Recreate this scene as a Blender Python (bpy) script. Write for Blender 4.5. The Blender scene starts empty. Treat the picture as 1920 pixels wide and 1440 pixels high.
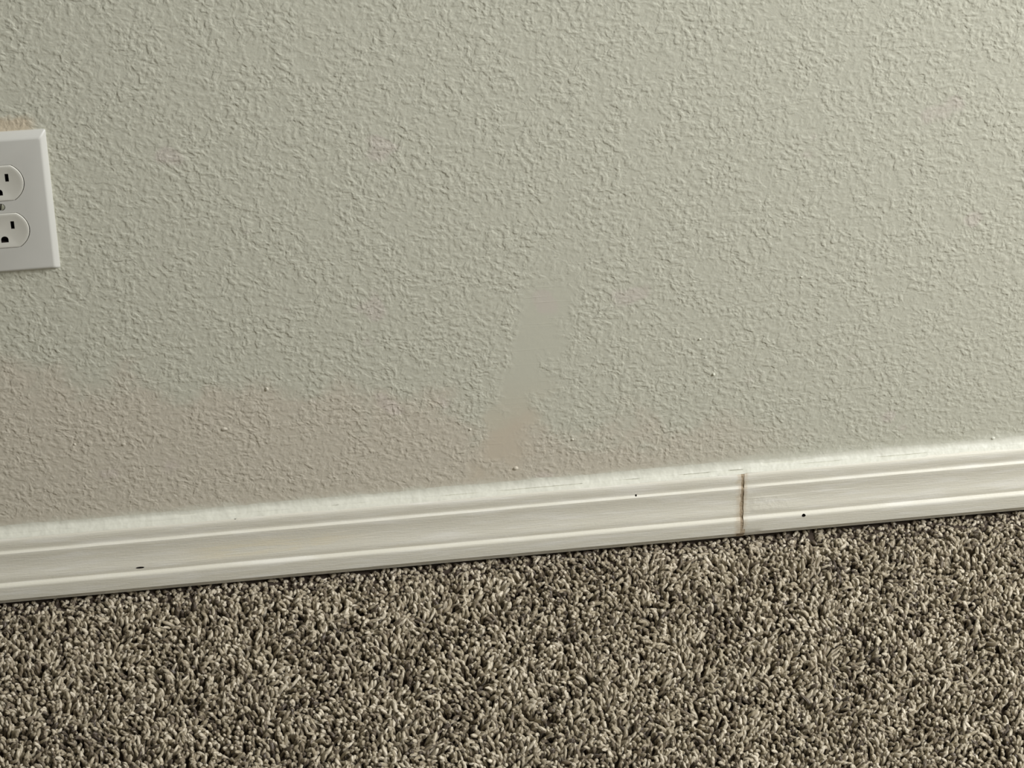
import bpy, bmesh, math, random
import numpy as np
from mathutils import Matrix, Vector

random.seed(7)
rng = np.random.default_rng(11)
C = bpy.context.scene.collection
scene = bpy.context.scene
MM = 0.001
Z0 = 0.3675                      # height of the outlet's centre above the carpet backing

# ------------------------------------------------------------------ camera
PITCH, YAW, ROLL = 6.84884228e-01, 1.66309200e-01, 2.32317184e-02
CAM = Vector((0.0994664955, -1.50922662, 1.05463189 + Z0))
FPX = 5019.01345651
F = Vector((math.sin(YAW)*math.cos(PITCH), math.cos(YAW)*math.cos(PITCH), -math.sin(PITCH)))
r0 = Vector((math.cos(YAW), -math.sin(YAW), 0)); u0 = r0.cross(F)
R = math.cos(ROLL)*r0 + math.sin(ROLL)*u0
U = -math.sin(ROLL)*r0 + math.cos(ROLL)*u0
cd = bpy.data.cameras.new('camera'); cam = bpy.data.objects.new('camera', cd); C.objects.link(cam)
m = Matrix((R, U, -F)).transposed().to_4x4(); m.translation = CAM; cam.matrix_world = m
cd.sensor_fit = 'HORIZONTAL'; cd.sensor_width = 36.0; cd.lens = FPX/1920*36.0
cd.clip_start = 0.01; cd.clip_end = 50
scene.camera = cam

# ------------------------------------------------------------------ light
scene.view_settings.view_transform = 'Standard'
scene.view_settings.look = 'None'
scene.view_settings.exposure = 0.0
scene.view_settings.gamma = 1.0
scene.view_settings.use_curve_mapping = False
w = bpy.data.worlds.new('room_daylight'); scene.world = w; w.use_nodes = True
bg = w.node_tree.nodes['Background']
bg.inputs[0].default_value = (1.0, 0.975, 0.87, 1); bg.inputs[1].default_value = 0.20

def area(name, loc, target, sx, sy, power, col):
    l = bpy.data.lights.new(name, 'AREA'); l.shape = 'RECTANGLE'; l.size = sx; l.size_y = sy
    l.energy = power; l.color = col
    o = bpy.data.objects.new(name, l); C.objects.link(o); o.location = loc
    o.rotation_euler = (Vector(target)-Vector(loc)).to_track_quat('-Z', 'Y').to_euler()
    return o
# daylight of the room's window, to the right of the picture and above the sill
area('window_light', (2.25, -1.1, 1.78), (0.3, 0.0, 0.3), 1.0, 1.2, 92, (0.985, 0.995, 1.03))

# ------------------------------------------------------------------ helpers
def mesh_obj(name, verts, faces, mat, parent=None, smooth=True):
    me = bpy.data.meshes.new(name); me.from_pydata([tuple(v) for v in verts], [], faces); me.update()
    return link(name, me, mat, parent, smooth)

def link(name, me, mat, parent=None, smooth=True):
    o = bpy.data.objects.new(name, me); C.objects.link(o)
    if mat is not None and not me.materials: me.materials.append(mat)
    if smooth: me.polygons.foreach_set('use_smooth', [True]*len(me.polygons))
    if parent: o.parent = parent
    return o

def tag(o, label=None, cat=None, group=None, kind=None):
    if label: o['label'] = label
    if cat: o['category'] = cat
    if group: o['group'] = group
    if kind: o['kind'] = kind

def cut(o, cutters):
    """subtract the cutter meshes from o for good"""
    for verts, faces, mat in cutters:
        c = mesh_obj('cutter', verts, faces, mat, None, False)
        bm = bmesh.new(); bm.from_mesh(c.data); bmesh.ops.recalc_face_normals(bm, faces=bm.faces); bm.to_mesh(c.data); bm.free()
        md = o.modifiers.new('b', 'BOOLEAN'); md.operation = 'DIFFERENCE'; md.solver = 'EXACT'; md.object = c
        md.material_mode = 'TRANSFER'
        bpy.context.view_layer.update()
        dg = bpy.context.evaluated_depsgraph_get()
        me = bpy.data.meshes.new_from_object(o.evaluated_get(dg))
        o.modifiers.clear(); old = o.data; me.name = old.name + '_m'; o.data = me
        cm = c.data
        bpy.data.objects.remove(c); bpy.data.meshes.remove(old); bpy.data.meshes.remove(cm)

def prism(outline, y0, y1):
    """closed prism from an x,z outline between two depths"""
    n = len(outline)
    v = [(x, y0, z) for x, z in outline] + [(x, y1, z) for x, z in outline]
    f = [tuple(range(n)), tuple(range(2*n-1, n-1, -1))] + [(i, (i+1) % n, n+(i+1) % n, n+i) for i in range(n)]
    return v, f

def smoothstep(a, b, x):
    t = np.clip((x-a)/(b-a), 0, 1); return t*t*(3-2*t)

# ------------------------------------------------------------------ materials
class NT:
    def __init__(s, name):
        s.m = bpy.data.materials.new(name); s.m.use_nodes = True
        s.t = s.m.node_tree; s.b = s.t.nodes['Principled BSDF']
    def n(s, typ, **kw):
        x = s.t.nodes.new(typ)
        for k, v in kw.items():
            if k.startswith('i_'):
                key = k[2:]; key = int(key) if key.isdigit() else key.replace('_', ' ')
                if isinstance(v, bpy.types.NodeSocket): s.t.links.new(v, x.inputs[key])
                else: x.inputs[key].default_value = v
            else: setattr(x, k, v)
        return x
    def l(s, a, b): s.t.links.new(a, b)
    def math(s, op, a, b=None, c=None, clamp=False):
        x = s.t.nodes.new('ShaderNodeMath'); x.operation = op; x.use_clamp = clamp
        for i, v in enumerate((a, b, c)):
            if v is None: continue
            if isinstance(v, bpy.types.NodeSocket): s.l(v, x.inputs[i])
            else: x.inputs[i].default_value = v
        return x.outputs[0]
    def step(s, v, a, b):
        x = s.t.nodes.new('ShaderNodeMapRange'); x.interpolation_type = 'SMOOTHSTEP'
        s.l(v, x.inputs[0]); x.inputs[1].default_value = a; x.inputs[2].default_value = b
        return x.outputs[0]
    def mix(s, fac, a, b):
        x = s.t.nodes.new('ShaderNodeMix'); x.data_type = 'RGBA'
        for i, v in ((0, fac), (6, a), (7, b)):
            if isinstance(v, bpy.types.NodeSocket): s.l(v, x.inputs[i])
            else: x.inputs[i].default_value = v
        return x.outputs[2]
    def noise(s, vec, scale, detail=2.0, rough=0.5, dist=0.0):
        x = s.t.nodes.new('ShaderNodeTexNoise'); s.l(vec, x.inputs['Vector'])
        x.inputs['Scale'].default_value = scale; x.inputs['Detail'].default_value = detail
        x.inputs['Roughness'].default_value = rough; x.inputs['Distortion'].default_value = dist
        return x.outputs[0]
    def bump(s, h, strength, dist, normal=None):
        x = s.t.nodes.new('ShaderNodeBump'); s.l(h, x.inputs['Height'])
        x.inputs['Strength'].default_value = strength; x.inputs['Distance'].default_value = dist
        if normal: s.l(normal, x.inputs['Normal'])
        return x.outputs[0]

def lin(r, g, b):
    f = lambda c: c/255/12.92 if c/255 <= .04045 else ((c/255+.055)/1.055)**2.4
    return (f(r), f(g), f(b), 1)

# wall paint: orange-peel texture, one sanded repair streak, faint hue blotches, painted-in carpet bounce low on the left
def wall_material():
    t = NT('textured_wall_paint')
    co = t.n('ShaderNodeTexCoord').outputs['Object']
    sep = t.n('ShaderNodeSeparateXYZ', i_0=co)
    X, Zc = sep.outputs[0], sep.outputs[2]
    # orange peel, spatter blobs with soft tops
    warp = t.n('ShaderNodeTexNoise', i_Vector=co, i_Scale=60.0, i_Detail=1.0)
    vec = t.n('ShaderNodeVectorMath', operation='MULTIPLY_ADD', i_0=warp.outputs['Color'], i_1=(.006, .006, .006), i_2=co).outputs[0]
    n1 = t.noise(vec, 235, 1.0, 0.4, 0.1)
    n2 = t.noise(vec, 500, 1.0, 0.5)
    peel = t.step(n1, 0.36, 0.72)
    fine = t.step(n2, 0.40, 0.70)
    big = t.noise(co, 35, 2.0)
    amp = t.step(big, 0.30, 0.62)                                  # the spatter is thinner here and there
    h = t.math('MULTIPLY_ADD', fine, 0.24, peel)
    h = t.math('MULTIPLY', h, t.math('MULTIPLY_ADD', amp, 0.55, 0.5))
    # smooth repair streak
    xc = t.math('MULTIPLY_ADD', t.math('ADD', Zc, -(Z0-0.262)), 0.205, 0.348)
    wob = t.math('MULTIPLY', t.math('ADD', t.noise(co, 45, 3.0), -0.5), 0.060)
    d = t.math('ABSOLUTE', t.math('ADD', t.math('SUBTRACT', X, xc), wob))
    inside = t.math('SUBTRACT', 1.0, t.step(d, 0.006, 0.030))
    ztop = t.math('SUBTRACT', 1.0, t.step(t.math('ADD', Zc, wob), Z0-0.125, Z0-0.055))
    zbot = t.step(t.math('ADD', Zc, wob), Z0-0.295, Z0-0.265)
    patch = t.math('MULTIPLY', t.math('MULTIPLY', inside, ztop), zbot)
    keep = t.math('MULTIPLY_ADD', patch, -0.93, 1.0)
    # the texture is also filled in by paint just above the baseboard
    low = t.step(t.math('MULTIPLY_ADD', t.noise(co, 60, 2.0), 0.014, Zc), 0.078, 0.098)
    h = t.math('MULTIPLY', t.math('MULTIPLY', h, keep), t.math('MULTIPLY_ADD', low, 0.8, 0.2))
    # sanding scratches inside the streak
    mp = t.n('ShaderNodeMapping', i_Vector=co, i_Scale=(14, 1, 420)).outputs[0]
    scr = t.step(t.noise(mp, 1.0, 2.0), 0.60, 0.72)
    h = t.math('ADD', h, t.math('MULTIPLY', t.math('MULTIPLY', scr, patch), 0.22))
    nrm = t.bump(h, 1.0, WALL_BUMP)
    # paint colour
    c = PAINT
    bounce = t.math('SUBTRACT', t.math('MULTIPLY_ADD', X, -0.22, Z0-0.150), Zc)      # lower left: carpet bounce light painted into the wall colour
    bounce = t.math('MULTIPLY_ADD', t.math('ADD', t.noise(co, 16, 3.5, 0.6), -0.5), 0.20, bounce)
    wf = t.math('MULTIPLY', t.step(bounce, -0.022, 0.026), 0.75)
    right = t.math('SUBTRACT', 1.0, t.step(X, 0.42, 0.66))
    c = t.mix(t.math('MULTIPLY', wf, right), c, BOUNCE_TINT)
    spots = t.step(t.noise(co, 22, 2.0, 0.4), 0.66, 0.72)
    c = t.mix(t.math('MULTIPLY', spots, 0.45), c, ROSE)
    # bare tan board edge above the outlet cover
    a = t.math('MULTIPLY', t.step(Zc, Z0+0.0565, Z0+0.0575), t.math('SUBTRACT', 1.0, t.step(t.math('MULTIPLY_ADD', t.noise(co, 220, 2.0), .008, Zc), Z0+0.068, Z0+0.075)))
    b = t.math('MULTIPLY', t.math('SUBTRACT', 1.0, t.step(X, 0.022, 0.032)), t.step(X, -0.03, -0.02))
    c = t.mix(t.math('MULTIPLY', t.math('MULTIPLY', a, b), 0.6), c, TAN)
    # a warmer sanded foot of the streak
    foot = t.math('MULTIPLY', patch, t.math('SUBTRACT', 1.0, t.step(Zc, Z0-0.24, Z0-0.18)))
    c = t.mix(t.math('MULTIPLY', foot, 0.22), c, TAN)
    # white trim paint feathered up onto the wall above the boards
    edge = t.math('MULTIPLY_ADD', t.noise(co, 55, 4.0, 0.65), 0.016, -0.008)
    edge = t.math('ADD', t.math('ADD', edge, Zc), t.math('MULTIPLY', t.step(X, 0.40, 0.60), -0.003))
    lap = t.math('SUBTRACT', 1.0, t.step(edge, 0.0715, 0.0815))
    c = t.mix(t.math('MULTIPLY', lap, 0.85), c, CAULK)
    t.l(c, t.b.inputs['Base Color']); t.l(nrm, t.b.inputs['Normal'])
    t.b.inputs['Roughness'].default_value = 0.48
    t.b.inputs['Specular IOR Level'].default_value = 0.35
    return t.m

def trim_material():
    t = NT('brushed_white_trim_paint')
    co = t.n('ShaderNodeTexCoord').outputs['Object']
    mp = t.n('ShaderNodeMapping', i_Vector=co, i_Scale=(1.0, 9.0, 9.0)).outputs[0]
    n = t.noise(mp, 22, 3.0, 0.6)
    mp2 = t.n('ShaderNodeMapping', i_Vector=co, i_Scale=(1.0, 14.0, 14.0)).outputs[0]
    n2 = t.noise(mp2, 70, 3.0, 0.6)
    c = t.mix(t.step(n, 0.42, 0.75), TRIM, TRIM2)
    # a yellowed smear on the left board
    sep = t.n('ShaderNodeSeparateXYZ', i_0=co); X, Zc = sep.outputs[0], sep.outputs[2]
    ye = t.math('MULTIPLY', t.step(X, 0.085, 0.13), t.math('SUBTRACT', 1.0, t.step(X, 0.20, 0.27)))
    ye = t.math('MULTIPLY', ye, t.step(n, 0.42, 0.62))
    ye = t.math('MULTIPLY', ye, t.math('MULTIPLY', t.step(Zc, 0.030, 0.037), t.math('SUBTRACT', 1.0, t.step(Zc, 0.045, 0.052))))
    c = t.mix(t.math('MULTIPLY', ye, 0.32), c, lin(214, 198, 150))
    # brown stain along the butt joint
    jd = t.math('ABSOLUTE', t.math('ADD', t.math('MULTIPLY_ADD', t.noise(co, 320, 2.0), 0.006, -0.003), t.math('SUBTRACT', X, JX-0.0012)))
    jf = t.math('SUBTRACT', 1.0, t.step(jd, 0.0008, 0.0062))
    c = t.mix(t.math('MULTIPLY', jf, 0.42), c, lin(176, 150, 112))
    t.l(c, t.b.inputs['Base Color'])
    fine = t.noise(co, 500, 2.0)
    h = t.math('MULTIPLY_ADD', fine, 0.25, n2)
    lx = t.math('MULTIPLY', t.step(X, JX+.004, JX+.010), t.math('SUBTRACT', 1.0, t.step(X, JX+.026, JX+.048)))
    lz = t.math('MULTIPLY', t.step(Zc, ZB+.018, ZB+.022), t.math('SUBTRACT', 1.0, t.step(Zc, ZB+.0320, ZB+.0326)))
    h = t.math('MULTIPLY_ADD', t.math('MULTIPLY', lx, lz), t.math('MULTIPLY_ADD', t.noise(co, 230, 2.0), 1.8, 0.2), h)
    rx = t.math('MULTIPLY', t.step(X, JX+.004, JX+.02), t.math('SUBTRACT', 1.0, t.step(X, JX+.06, JX+.16)))
    h = t.math('MULTIPLY_ADD', t.math('MULTIPLY', rx, t.math('SUBTRACT', 1.0, t.step(Zc, ZB+.0326, ZB+.0334))), 0.6, h)
    t.l(t.bump(h, 0.5, 0.0005), t.b.inputs['Normal'])
    t.b.inputs['Roughness'].default_value = 0.42
    t.b.inputs['Specular IOR Level'].default_value = 0.4
    return t.m

def plain(name, col, rough, noise_scale=300, amt=0.06, bump=0.0, spec=0.5):
    t = NT(name)
    co = t.n('ShaderNodeTexCoord').outputs['Object']
    n = t.noise(co, noise_scale, 2.0)
    dark = tuple(v*(1-amt) for v in col[:3]) + (1,)
    t.l(t.mix(n, dark, col), t.b.inputs['Base Color'])
    if bump: t.l(t.bump(n, 1.0, bump), t.b.inputs['Normal'])
    t.b.inputs['Roughness'].default_value = rough; t.b.inputs['Specular IOR Level'].default_value = spec
    return t.m

def yarn_material():
    t = NT('twisted_carpet_yarn')
    tone = t.n('ShaderNodeAttribute', attribute_name='tone').outputs['Fac']
    along = t.n('ShaderNodeAttribute', attribute_name='twist').outputs['Fac']
    r = t.n('ShaderNodeValToRGB', i_0=tone)
    e = r.color_ramp.elements
    e[0].position = 0.0; e[0].color = YARN[0]
    e[1].position = 1.0; e[1].color = YARN[3]
    x = e.new(0.18); x.color = YARN[1]
    x = e.new(0.60); x.color = YARN[2]
    co = t.n('ShaderNodeTexCoord').outputs['Object']
    n = t.noise(co, 1400, 2.0)
    ply = t.math('MULTIPLY_ADD', t.math('SINE', along), 0.5, 0.5)
    c = t.mix(t.math('MULTIPLY', n, 0.35), r.outputs[0], YARN[1])
    t.l(c, t.b.inputs['Base Color'])
    h = t.math('MULTIPLY_ADD', n, 0.6, ply)
    t.l(t.bump(h, 0.7, 0.0004), t.b.inputs['Normal'])
    t.b.inputs['Roughness'].default_value = 0.42
    t.b.inputs['Specular IOR Level'].default_value = 0.45
    t.b.inputs['Sheen Weight'].default_value = 0.15
    return t.m

ZB = 0.014                                     # the boards hang just above the pile
JX = 0.5345                                   # the butt joint of the two boards
WALL_BUMP = 0.00038
PAINT = lin(198, 197, 179); BOUNCE_TINT = lin(201, 192, 174); ROSE = lin(203, 192, 182); TAN = lin(206, 186, 156)
CAULK = lin(216, 216, 200)
TRIM = lin(217, 213, 196); TRIM2 = lin(227, 224, 211)
YARN = [lin(62, 50, 38), lin(120, 107, 86), lin(172, 160, 134), lin(216, 205, 182)]
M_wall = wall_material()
M_trim = trim_material()
M_caulk = plain('white_paintable_caulk', lin(214, 213, 197), 0.45, 120, 0.08, 0.0009, 0.35)
M_plate = plain('white_cover_plastic', lin(200, 199, 190), 0.38, 60, 0.02)
M_face = plain('white_receptacle_plastic', lin(208, 206, 194), 0.36, 60, 0.02)
M_slot = plain('dark_slot_interior', lin(30, 22, 18), 0.6, 400, 0.2)
M_screw = plain('painted_screw_head', lin(150, 150, 130), 0.45, 300, 0.1)
M_hole = plain('raw_hole_interior', lin(34, 28, 22), 0.9, 900, 0.3)
M_filler = plain('brown_joint_filler', lin(178, 160, 132), 0.8, 500, 0.35, 0.0006)
M_back = plain('dark_carpet_backing', lin(70, 58, 46), 0.95, 300, 0.3)
M_yarn = yarn_material()

# ------------------------------------------------------------------ wall and floor
X0, X1 = -1.6, 2.4
WV, WF = [], []
def box(v, f, a, b):
    o = len(v)
    for x in (a[0], b[0]):
        for y in (a[1], b[1]):
            for z in (a[2], b[2]): v.append((x, y, z))
    for q in ((0, 1, 3, 2), (4, 6, 7, 5), (0, 4, 5, 1), (2, 3, 7, 6), (0, 2, 6, 4), (1, 5, 7, 3)): f.append(tuple(i+o for i in q))
box(WV, WF, (X0, 0, -0.02), (X1, 0.11, 2.44))
# drips and nibs that stand proud of the paint
def nib(x, z, rx, rz, h):
    o = len(WV); n = 10
    WV.append((x, -h, z))
    for k, (s, q) in enumerate(((0.55, 0.75), (0.9, 0.35), (1.15, -0.1))):
        for i in range(n):
            a = 2*math.pi*i/n; j = 1+random.uniform(-.18, .18)
            WV.append((x+rx*s*j*math.cos(a), -h*q, z+rz*s*j*math.sin(a)))
    for i in range(n): WF.append((o, o+1+i, o+1+(i+1) % n))
    for k in range(2):
        for i in range(n):
            a = o+1+k*n+i; b = o+1+k*n+(i+1) % n
            WF.append((a, a+n, b+n, b))
for x, z, rx, rz, h in ((.4925, -.1673, .0013, .0010, .0016), (.5053, -.2021, .0013, .0013, .0020), (.1723, -.1812, .0015, .0018, .0014),
                        (.1397, -.2157, .0024, .0018, .0012), (.3572, -.2783, .0022, .0018, .0016), (.7336, -.2902, .0015, .0014, .0012),
                        (.322, -.236, .001, .0012, .001), (.4, -.2545, .0012, .001, .0011), (.066, -.222, .0016, .0016, .001),
                        (.031, -.218, .001, .001, .001), (.565, -.117, .0009, .0009, .001), (.498, -.185, .0012, .0006, .0009)):
    nib(x, Z0+z, rx, rz, h*.7)
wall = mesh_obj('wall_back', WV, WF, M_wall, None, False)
bm = bmesh.new(); bm.from_mesh(wall.data); bmesh.ops.recalc_face_normals(bm, faces=bm.faces); bm.to_mesh(wall.data); bm.free()
for p in wall.data.polygons:
    if p.area < 0.01: p.use_smooth = True
tag(wall, 'greenish beige painted wall with orange peel texture and a smooth repair streak', 'wall', None, 'structure')
v, f = [], []; box(v, f, (X0, -2.6, -0.02), (X1, 0.0, 0.0))
fl = mesh_obj('floor', v, f, M_back, None, False)
tag(fl, 'floor under the beige carpet', 'floor', None, 'structure')

# ------------------------------------------------------------------ baseboards
ZB = 0.014                                     # the board hangs just above the pile
PROFILE = [(0, -6.4), (-9.6, -6.4), (-10.5, -6.1), (-10.9, -5.2), (-11.8, -3.6), (-12.8, -1.8), (-13.95, 0.1), (-14.0, 4), (-14.0, 8), (-14.0, 11.6), (-13.95, 12.6),
           (-13.6, 13.4), (-13.0, 14.0), (-12.3, 14.35), (-11.85, 14.6), (-11.45, 15.2), (-11.5, 16.2), (-11.6, 17.6), (-11.55, 19), (-11.15, 21), (-10.6, 23), (-10.15, 25),
           (-9.75, 27.5), (-9.45, 30), (-9.25, 33), (-9.2, 36), (-9.3, 39), (-9.45, 41.6), (-9.3, 42.5), (-8.6, 43.1), (-8.1, 43.45), (-7.75, 43.8), (-7.6, 44.4),
           (-7.65, 46), (-7.75, 48), (-7.7, 50), (-7.5, 52), (-7.15, 53.5), (-6.3, 54.8), (-4.9, 55.6), (-3.0, 55.9), (0, 56.0)]
def wob(x, seed, amp):
    return amp*(math.sin(x*9.1+seed)+.6*math.sin(x*23.7+seed*2.3)+.35*math.sin(x*61+seed*1.7))
def board(name, xa, xb, dz, dy, ends, soft=None, shrink=1.0):
    """profile swept along x; ends = (offset as a function of z at xa, at xb)"""
    xs = sorted(set([xa, xb] + [x for x in np.arange(math.ceil(xa/0.006)*0.006, xb, 0.006) if xa+.004 < x < xb-.004]))
    n = len(PROFILE); v, f = [], []
    for i, x in enumerate(xs):
        for j, (y, z) in enumerate(PROFILE):
            k = soft(x) if soft else 0.0
            if k:                              # heavy paint rounds the moulding over near the joint
                lo, hi = max(0, j-2), min(n-1, j+2)
                ya = sum(p[0] for p in PROFILE[lo:hi+1])/(hi-lo+1); za = sum(p[1] for p in PROFILE[lo:hi+1])/(hi-lo+1)
                if 5 < j < n-2: y, z = y+(ya-y)*k, z+(za-z)*k
            yy = y*shrink + dy
            e = ends[0](z) if i == 0 else ends[1](z) if i == len(xs)-1 else 0
            wy = wob(x, 1.3+j*.35, .05) if 0 < j < n-1 else 0
            wz = wob(x, 4.1+j*.22, .07) if j > 4 else 0
            v.append((x+e, min(0, yy+wy)*MM if 0 < j < n-1 else 0, ZB+(z+dz+wz)*MM))
    for i in range(len(xs)-1):
        for j in range(n):
            a = i*n+j; b = i*n+(j+1) % n
            f.append((a, a+n, b+n, b))
    f.append(tuple(range(n-1, -1, -1))); f.append(tuple((len(xs)-1)*n+j for j in range(n)))
    me = bpy.data.meshes.new(name); me.from_pydata(v, [], f); me.update()
    bm = bmesh.new(); bm.from_mesh(me); bmesh.ops.recalc_face_normals(bm, faces=bm.faces); bm.to_mesh(me); bm.free()
    return link(name, me, M_trim)
zero = lambda z: 0
le = lambda z: (0.0012*(28-z)/56 - 0.0017) + 0.00022*math.sin(z*.9) + (-.0005 if 15 < z < 30 else 0)
re_ = lambda z: (0.0012*(28-z)/56 + 0.0003) + 0.00016*math.sin(z*.7+1)
bl = board('baseboard_left', X0, JX, 0, 0, (zero, le))
br = board('baseboard_right', JX+0.0003, X1, 0.6, -0.25, (re_, zero), soft=lambda x: max(0, 1-(x-JX)/0.016)*0.85)
def hole(x, y, z, rx, rz, depth=.006, n=14):
    o = [(x+rx*math.cos(2*math.pi*i/n), z+rz*math.sin(2*math.pi*i/n)) for i in range(n)]
    vv, ff = prism(o, y-.004, y+depth); return vv, ff, M_hole
HOLES_L = [(0.4499, -.0085, .0580, .0008, .0008), (0.0697, -.0117, .0325, .0033, .0009), (0.1434, -.0045, .0690, .0009, .0006)]
HOLES_R = [(0.5833, -.0135, .0269, .0016, .0014)]
for o, hs in ((bl, HOLES_L), (br, HOLES_R)):
    cut(o, [hole(*h) for h in hs])
    o.data.set_sharp_from_angle(angle=math.radians(33))
    zl = ZB+.0001+(.0006 if o is br else 0)                        # the crisp lower arris
    for e in o.data.edges:
        p, q = (o.data.vertices[k].co for k in e.vertices)
        if abs(p.z-zl) < .0003 and abs(q.z-zl) < .0003 and p.y < -.013 and q.y < -.013: e.use_edge_sharp = True
tag(bl, 'long white moulded baseboard left of the butt joint', 'baseboard', None, 'structure')
tag(br, 'white moulded baseboard right of the butt joint', 'baseboard', None, 'structure')
# brown filler set back in the joint
n = len(PROFILE); v, f = [], []
for x in (JX-0.0032, JX+0.0028):
    for j, (y, z) in enumerate(PROFILE): v.append((x, (min(0, y+0.12))*MM, ZB+(z-0.3)*MM))
for j in range(n): f.append((j, j+n, (j+1) % n+n, (j+1) % n))
f += [tuple(range(n-1, -1, -1)), tuple(range(n, 2*n))]
fo = mesh_obj('joint_filler', v, f, M_filler, bl, False)
tag(fo, 'brown filler in the joint')

# caulk bead between boards and wall, ragged on its upper edge
CRACKS = [(.343, .408, .45), (.440, .4535, .8), (.474, .478, .4), (.484, .507, .75), (.5215, .5340, 1.5), (.578, .612, .35), (.640, .680, .4), (.215, .222, .5), (.300, .330, .3)]
def crack(x):
    return max([dp*(smoothstep(a, a+.004, x)*(1-smoothstep(b-.002, b, x)))*(.7+.3*math.sin(x*900)) for a, b, dp in CRACKS]+[0])
def caulk():
    v, f = [], []
    xs = np.arange(X0, X1+.001, 0.0022)
    rr = rng.normal(0, 1, len(xs)); k = np.ones(7)/7
    r1 = np.convolve(rr, k, 'same'); r2 = np.convolve(rng.normal(0, 1, len(xs)), np.ones(25)/25, 'same')
    r3 = np.convolve(rng.normal(0, 1, len(xs)), np.ones(4)/4, 'same')
    for i, x in enumerate(xs):
        rightside = 0.6 if x > JX else 0
        grow = 0.9*smoothstep(.3, .6, x)
        top = 60.2 + 1.3*r2[i] + 0.5*r1[i] + grow
        cr = 0.35*max(0, r1[i]) + .15*r3[i]                        # small sags and wrinkles
        d = rightside
        g = crack(x)
        g = crack(x)
        g = crack(x)
        pts = [(-0.01, top+2.0+.5*r3[i]), (-0.10, top+1.1+.3*r3[i]), (-0.42, top-.1), (-0.95-.08*r3[i], top-1.3), (-1.75-.12*cr, 58.35+.25*r1[i]+d), (-2.75-.25*cr, 57.3+.15*r3[i]+d),
               (-3.15-.25*cr, 57.0+.15*r3[i]+d), (-3.3+1.5*g, 56.8+d-.9*g), (-3.65, 56.6+.1*r1[i]+d),
               (-4.6, 56.05+.1*r1[i]+d*.9), (-5.6-.06*r1[i], 55.45+.1*r1[i]+d*.9), (-6.35, 54.85+d), (-5.8, 54.2+d), (0, 54.2)]
        for y, z in pts: v.append((x, y*MM, ZB+z*MM))
    n = 14
    for i in range(len(xs)-1):
        for j in range(n):
            a = i*n+j; b = i*n+(j+1) % n
            f.append((a, a+n, b+n, b))
    f += [tuple(range(n-1, -1, -1)), tuple((len(xs)-1)*n+j for j in range(n))]
    me = bpy.data.meshes.new('trim_1'); me.from_pydata(v, [], f); me.update()
    bm = bmesh.new(); bm.from_mesh(me); bmesh.ops.recalc_face_normals(bm, faces=bm.faces); bm.to_mesh(me); bm.free()
    o = link('trim_1', me, M_caulk)
    o.data.set_sharp_from_angle(angle=math.radians(50))
    return o
ck = caulk()
tag(ck, 'ragged white caulk bead along the top of the baseboard', 'caulk', None, 'structure')

# ------------------------------------------------------------------ outlet
root = bpy.data.objects.new('wall_outlet', None); C.objects.link(root); root.empty_display_size = .03
tag(root, 'white duplex electrical outlet with screwed cover plate on the beige wall', 'outlet')
def rrect(hw, hh, r, n=6):
    o = []
    for cx, cz, a0 in ((hw-r, hh-r, 0), (-hw+r, hh-r, 90), (-hw+r, -hh+r, 180), (hw-r, -hh+r, 270)):
        for i in range(n+1):
            a = math.radians(a0+90*i/n); o.append((cx+r*math.cos(a), cz+r*math.sin(a)))
    return o
def loft(sections):
    """sections: list of (outline, y)"""
    n = len(sections[0][0]); v, f = [], []
    for o, y in sections: v += [(x, y, z) for x, z in o]
    for s in range(len(sections)-1):
        for i in range(n):
            a = s*n+i; b = s*n+(i+1) % n; f.append((a, b, b+n, a+n))
    f += [tuple(range(n)), tuple((len(sections)-1)*n+i for i in range(n-1, -1, -1))]
    return v, f
HW, HH = .035, .05715
sec = [(rrect(HW, HH, .0014), 0.0), (rrect(HW, HH, .0014), -.0012)]
for i, y in ((.0004, -.0018), (.0016, -.0032), (.0028, -.0045), (.0034, -.0050), (.0040, -.00535), (.0047, -.0055)):
    sec.append((rrect(HW-i, HH-i, .0016), y))
v, f = loft(sec)
plate = mesh_obj('cover_plate', v, f, M_plate, root)
bm = bmesh.new(); bm.from_mesh(plate.data); bmesh.ops.recalc_face_normals(bm, faces=bm.faces); bm.to_mesh(plate.data); bm.free()
def face_outline(r, hz, n=56):
    o = []
    for i in range(n):
        a = 2*math.pi*(i+.5)/n
        o.append((r*math.cos(a), max(-hz, min(hz, r*math.sin(a)))))
    return o
cuts = []
for s in (1, -1):
    o = [(x, z+s*.01945) for x, z in face_outline(.01765, .01460)]
    vv, ff = prism(o, -.02, .01); cuts.append((vv, ff, M_plate))
o = [(.0030*math.cos(2*math.pi*i/20), .0030*math.sin(2*math.pi*i/20)) for i in range(20)]
vv, ff = prism(o, -.02, -.0042); cuts.append((vv, ff, M_plate))
cut(plate, cuts)
plate.data.set_sharp_from_angle(angle=math.radians(35))

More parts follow.
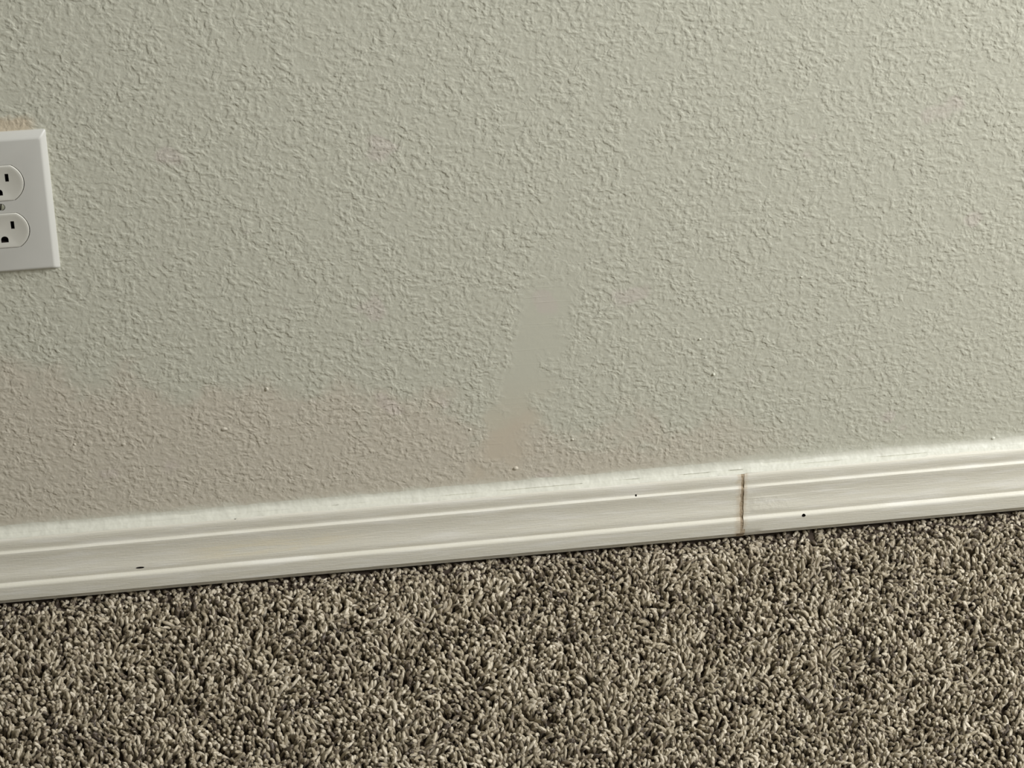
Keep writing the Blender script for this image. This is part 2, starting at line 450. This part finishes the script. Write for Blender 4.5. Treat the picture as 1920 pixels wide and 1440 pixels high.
def receptacle(zc):
    out = face_outline(.0171, .01410); n = len(out); v, f = [], []
    rings = [(1.0, -.0008), (1.0, -.0056), (.985, -.0060), (.95, -.0061)] + [(k, -.0061+.0010*(1-(k/.92)**2)**1.0) for k in (.88, .78, .66, .54, .42, .3, .18, .08)]
    for k, y in rings: v += [(x*k, y, z*k) for x, z in out]
    for s in range(len(rings)-1):
        for i in range(n):
            a = s*n+i; b = s*n+(i+1) % n; f.append((a, b, b+n, a+n))
    f += [tuple(range(n-1, -1, -1))]
    v.append((0, -.0051, 0)); c = len(v)-1; L = (len(rings)-1)*n
    for i in range(n): f.append((L+i, L+(i+1) % n, c))
    o = mesh_obj('receptacle', v, f, M_face, root)
    bm = bmesh.new(); bm.from_mesh(o.data); bmesh.ops.recalc_face_normals(bm, faces=bm.faces); bm.to_mesh(o.data); bm.free()
    sz = .0042
    cs = []
    for x, hh in ((.00635, .0032), (-.00635, .0040)):
        vv, ff = prism([(x-.0012, sz-hh), (x+.0012, sz-hh), (x+.0012, sz+hh), (x-.0012, sz+hh)], -.02, -.0014); cs.append((vv, ff, M_slot))
    gz = sz-.0118
    g = [(-.0025, gz-.0021), (.0025, gz-.0021)] + [(.0025*math.cos(math.radians(a)), gz+.0002+.0025*math.sin(math.radians(a))) for a in range(0, 181, 20)]
    vv, ff = prism(g, -.02, -.0014); cs.append((vv, ff, M_slot))
    cut(o, cs)
    o.data.set_sharp_from_angle(angle=math.radians(35))
    o.location = (0, 0, zc)
receptacle(.01945); receptacle(-.01945)
# slotted oval screw head
o = [(.0027*math.cos(2*math.pi*i/24), .0027*math.sin(2*math.pi*i/24)) for i in range(24)]
sc_ = lambda k: [(x*k, z*k) for x, z in o]
v, f = loft([(o, -.0041), (o, -.0050), (sc_(.9), -.0054), (sc_(.6), -.0057), (sc_(.25), -.0058)])
screw = mesh_obj('screw', v, f, M_screw, root)
bm = bmesh.new(); bm.from_mesh(screw.data); bmesh.ops.recalc_face_normals(bm, faces=bm.faces); bm.to_mesh(screw.data); bm.free()
a = math.radians(80); ca, sa = math.cos(a), math.sin(a)
sl = [(x*ca-z*sa, x*sa+z*ca) for x, z in ((-.004, -.0004), (.004, -.0004), (.004, .0004), (-.004, .0004))]
vv, ff = prism(sl, -.01, -.0049); cut(screw, [(vv, ff, M_slot)])
screw.data.set_sharp_from_angle(angle=math.radians(35))
tag(screw, 'grey slotted screw head')

root.location = (0, 0, Z0)

# ------------------------------------------------------------------ carpet pile
def field(px, py, freq, seed):
    r = np.random.default_rng(seed); s = np.zeros_like(px)
    for _ in range(14):
        a = r.uniform(0, 2*np.pi); k = freq*r.uniform(.5, 1.6); ph = r.uniform(0, 2*np.pi)
        s += np.sin((px*np.cos(a)+py*np.sin(a))*k*2*np.pi+ph)
    return s/np.sqrt(7)
RINGS, SIDES = 8, 6
def strands(bx, by, hgt, lean, seed, jit=(.80, 1.12)):
    """twisted yarn ends: returns vertices, quads and the two per-vertex attributes"""
    r = np.random.default_rng(seed); n = len(bx)
    la = np.arctan2(field(bx, by, 16, seed+1), field(bx, by, 16, seed+2)) + r.normal(0, 1.25, n)
    lm = lean*(.55+.45*np.abs(field(bx, by, 22, seed+3)))*r.uniform(.35, 1.5, n)*MM
    h = hgt*r.uniform(jit[0], jit[1], n)
    rad = r.uniform(1.0, 1.62, n)*MM
    cw = r.uniform(.3, 1.9, n)*MM; cp = r.uniform(0, 2*np.pi, n); cf = r.uniform(.5, 1.3, n)*2*np.pi
    hook = r.uniform(0, 1, n)**1.8*.65
    t = np.linspace(0, 1, RINGS)[None, :]
    bend = t**1.6
    px = bx[:, None]+np.cos(la)[:, None]*lm[:, None]*bend + cw[:, None]*t*np.cos(cf[:, None]*t+cp[:, None])
    py = by[:, None]+np.sin(la)[:, None]*lm[:, None]*bend + cw[:, None]*t*np.sin(cf[:, None]*t+cp[:, None])
    pz = h[:, None]*(t-hook[:, None]*t**3*.6)
    P = np.stack([px, py, pz], -1)
    T = np.gradient(P, axis=1); T /= np.linalg.norm(T, axis=-1, keepdims=True)
    ref = np.stack([np.cos(cp), np.sin(cp), np.zeros(n)], -1)[:, None, :]
    A = np.cross(T, ref); A /= np.linalg.norm(A, axis=-1, keepdims=True)+1e-9
    B = np.cross(T, A)
    prof = np.array([.85, .9, .95, 1.0, 1.06, 1.1, 1.0, .45])
    rr = rad[:, None]*prof[None, :]
    ang = np.linspace(0, 2*np.pi, SIDES, endpoint=False)
    V = P[:, :, None, :] + rr[:, :, None, None]*(A[:, :, None, :]*np.cos(ang)[None, None, :, None]+B[:, :, None, :]*np.sin(ang)[None, None, :, None])
    V = V.reshape(-1, 3)
    base = (np.arange(n)*RINGS*SIDES)[:, None, None]
    i = np.arange(RINGS-1)[None, :, None]*SIDES; j = np.arange(SIDES)[None, None, :]; j2 = (j+1) % SIDES
    Q = np.stack([base+i+j, base+i+j2, base+i+SIDES+j2, base+i+SIDES+j], -1).reshape(-1, 4)
    top = (RINGS-1)*SIDES
    cap = np.stack([base[:, 0, 0]+top+k for k in (0, 1, 2, 3)], -1)
    cap2 = np.stack([base[:, 0, 0]+top+k for k in (3, 4, 5, 0)], -1)
    Q = np.concatenate([Q, cap, cap2])
    u = r.uniform(0, 1, n)
    tone = np.where(u < .15, r.uniform(0, .2, n), np.where(u < .50, r.uniform(.2, .6, n), r.uniform(.5, 1.0, n)))
    tone = np.clip(tone+.05*field(bx, by, 14, seed+5), 0, 1)
    tone = np.repeat(tone, RINGS*SIDES)
    tw = (np.linspace(0, 5.0, RINGS)[None, :, None]*2*np.pi*.6 + 2*ang[None, None, :] + cp[:, None, None]).reshape(-1)
    return V, Q, tone, tw
def spots(x0, x1, y0, y1, pitch, r):
    gx, gy = np.meshgrid(np.arange(x0, x1, pitch), np.arange(y0, y1, pitch))
    gx = gx.ravel()+r.uniform(-.5, .5, gx.size)*pitch*1.1; gy = gy.ravel()+r.uniform(-.5, .5, gy.size)*pitch*1.1
    return gx, gy
TILE = 0.4; PITCH_T = 0.00325; PILE = .0110
tx, ty = spots(-TILE/2, TILE/2, -TILE/2, TILE/2, PITCH_T, rng)
V1, Q1, t1, w1 = strands(tx, ty, np.full(tx.size, PILE), 5.0, 31)
# the edge along the wall is tucked down and shorter
CX0, CX1 = -1.2, 2.0
EDGE = .036
ex, ey = spots(CX0, CX1, -EDGE, -.004, PITCH_T*1.12, rng)
eh = PILE*(.18+.74*smoothstep(.011, .036, -ey))*(1-.22*smoothstep(.42, .6, ex))
V2, Q2, t2, w2 = strands(ex, ey, eh, 3.6, 57, (.6, 1.25))
V = np.concatenate([V1, V2]); Q = np.concatenate([Q1, Q2+len(V1)])
me = bpy.data.meshes.new('carpet_pile')
me.vertices.add(len(V)); me.vertices.foreach_set('co', V.astype(np.float32).ravel())
me.loops.add(Q.size); me.loops.foreach_set('vertex_index', Q.astype(np.int32).ravel())
me.polygons.add(len(Q)); me.polygons.foreach_set('loop_start', np.arange(0, Q.size, 4, dtype=np.int32))
me.update(calc_edges=True)
me.polygons.foreach_set('use_smooth', np.ones(len(Q), dtype=bool))
for nm, arr in (('tone', np.concatenate([t1, t2])), ('twist', np.concatenate([w1, w2])), ('tile', np.concatenate([np.ones(len(V1)), np.zeros(len(V2))]))):
    at = me.attributes.new(nm, 'FLOAT', 'POINT'); at.data.foreach_set('value', arr.astype(np.float32))
me.materials.append(M_yarn)
pile = bpy.data.objects.new('carpet_pile', me); C.objects.link(pile)
tag(pile, 'beige and taupe twisted pile carpet covering the floor along the baseboard', 'carpet', None, 'stuff')
# geometry nodes: repeat the square of pile over the floor, turned at random
g = bpy.data.node_groups.new('carpet_tiling', 'GeometryNodeTree')
g.interface.new_socket('Geometry', in_out='INPUT', socket_type='NodeSocketGeometry')
g.interface.new_socket('Geometry', in_out='OUTPUT', socket_type='NodeSocketGeometry')
N = lambda t: g.nodes.new(t)
gi, go = N('NodeGroupInput'), N('NodeGroupOutput')
na = N('GeometryNodeInputNamedAttribute'); na.data_type = 'FLOAT'; na.inputs['Name'].default_value = 'tile'
cmpn = N('FunctionNodeCompare'); cmpn.data_type = 'FLOAT'; cmpn.operation = 'GREATER_THAN'; cmpn.inputs[1].default_value = .5
g.links.new(na.outputs[0], cmpn.inputs[0])
sepn = N('GeometryNodeSeparateGeometry'); sepn.domain = 'POINT'
g.links.new(gi.outputs[0], sepn.inputs['Geometry']); g.links.new(cmpn.outputs[0], sepn.inputs['Selection'])
NX, NY = int((CX1-CX0)/TILE+.5), 4
grid = N('GeometryNodeMeshGrid')
grid.inputs['Size X'].default_value = (NX-1)*TILE; grid.inputs['Size Y'].default_value = (NY-1)*TILE
grid.inputs['Vertices X'].default_value = NX; grid.inputs['Vertices Y'].default_value = NY
tr = N('GeometryNodeTransform'); tr.inputs['Translation'].default_value = ((CX0+CX1)/2, -EDGE-NY*TILE/2, 0)
g.links.new(grid.outputs['Mesh'], tr.inputs['Geometry'])
iop = N('GeometryNodeInstanceOnPoints')
g.links.new(tr.outputs[0], iop.inputs['Points']); g.links.new(sepn.outputs['Selection'], iop.inputs['Instance'])
rv = N('FunctionNodeRandomValue'); rv.data_type = 'INT'
[s for s in rv.inputs if s.name == 'Min' and s.type == 'INT'][0].default_value = 0
[s for s in rv.inputs if s.name == 'Max' and s.type == 'INT'][0].default_value = 3
[s for s in rv.inputs if s.name == 'Seed'][0].default_value = 3
mu = N('ShaderNodeMath'); mu.operation = 'MULTIPLY'; mu.inputs[1].default_value = math.pi/2
g.links.new([s for s in rv.outputs if s.type == 'INT'][0], mu.inputs[0])
cx = N('ShaderNodeCombineXYZ'); g.links.new(mu.outputs[0], cx.inputs[2])
g.links.new(cx.outputs[0], iop.inputs['Rotation'])
jn = N('GeometryNodeJoinGeometry')
g.links.new(iop.outputs[0], jn.inputs[0]); g.links.new(sepn.outputs['Inverted'], jn.inputs[0])
g.links.new(jn.outputs[0], go.inputs[0])
md = pile.modifiers.new('carpet_tiling', 'NODES'); md.node_group = g
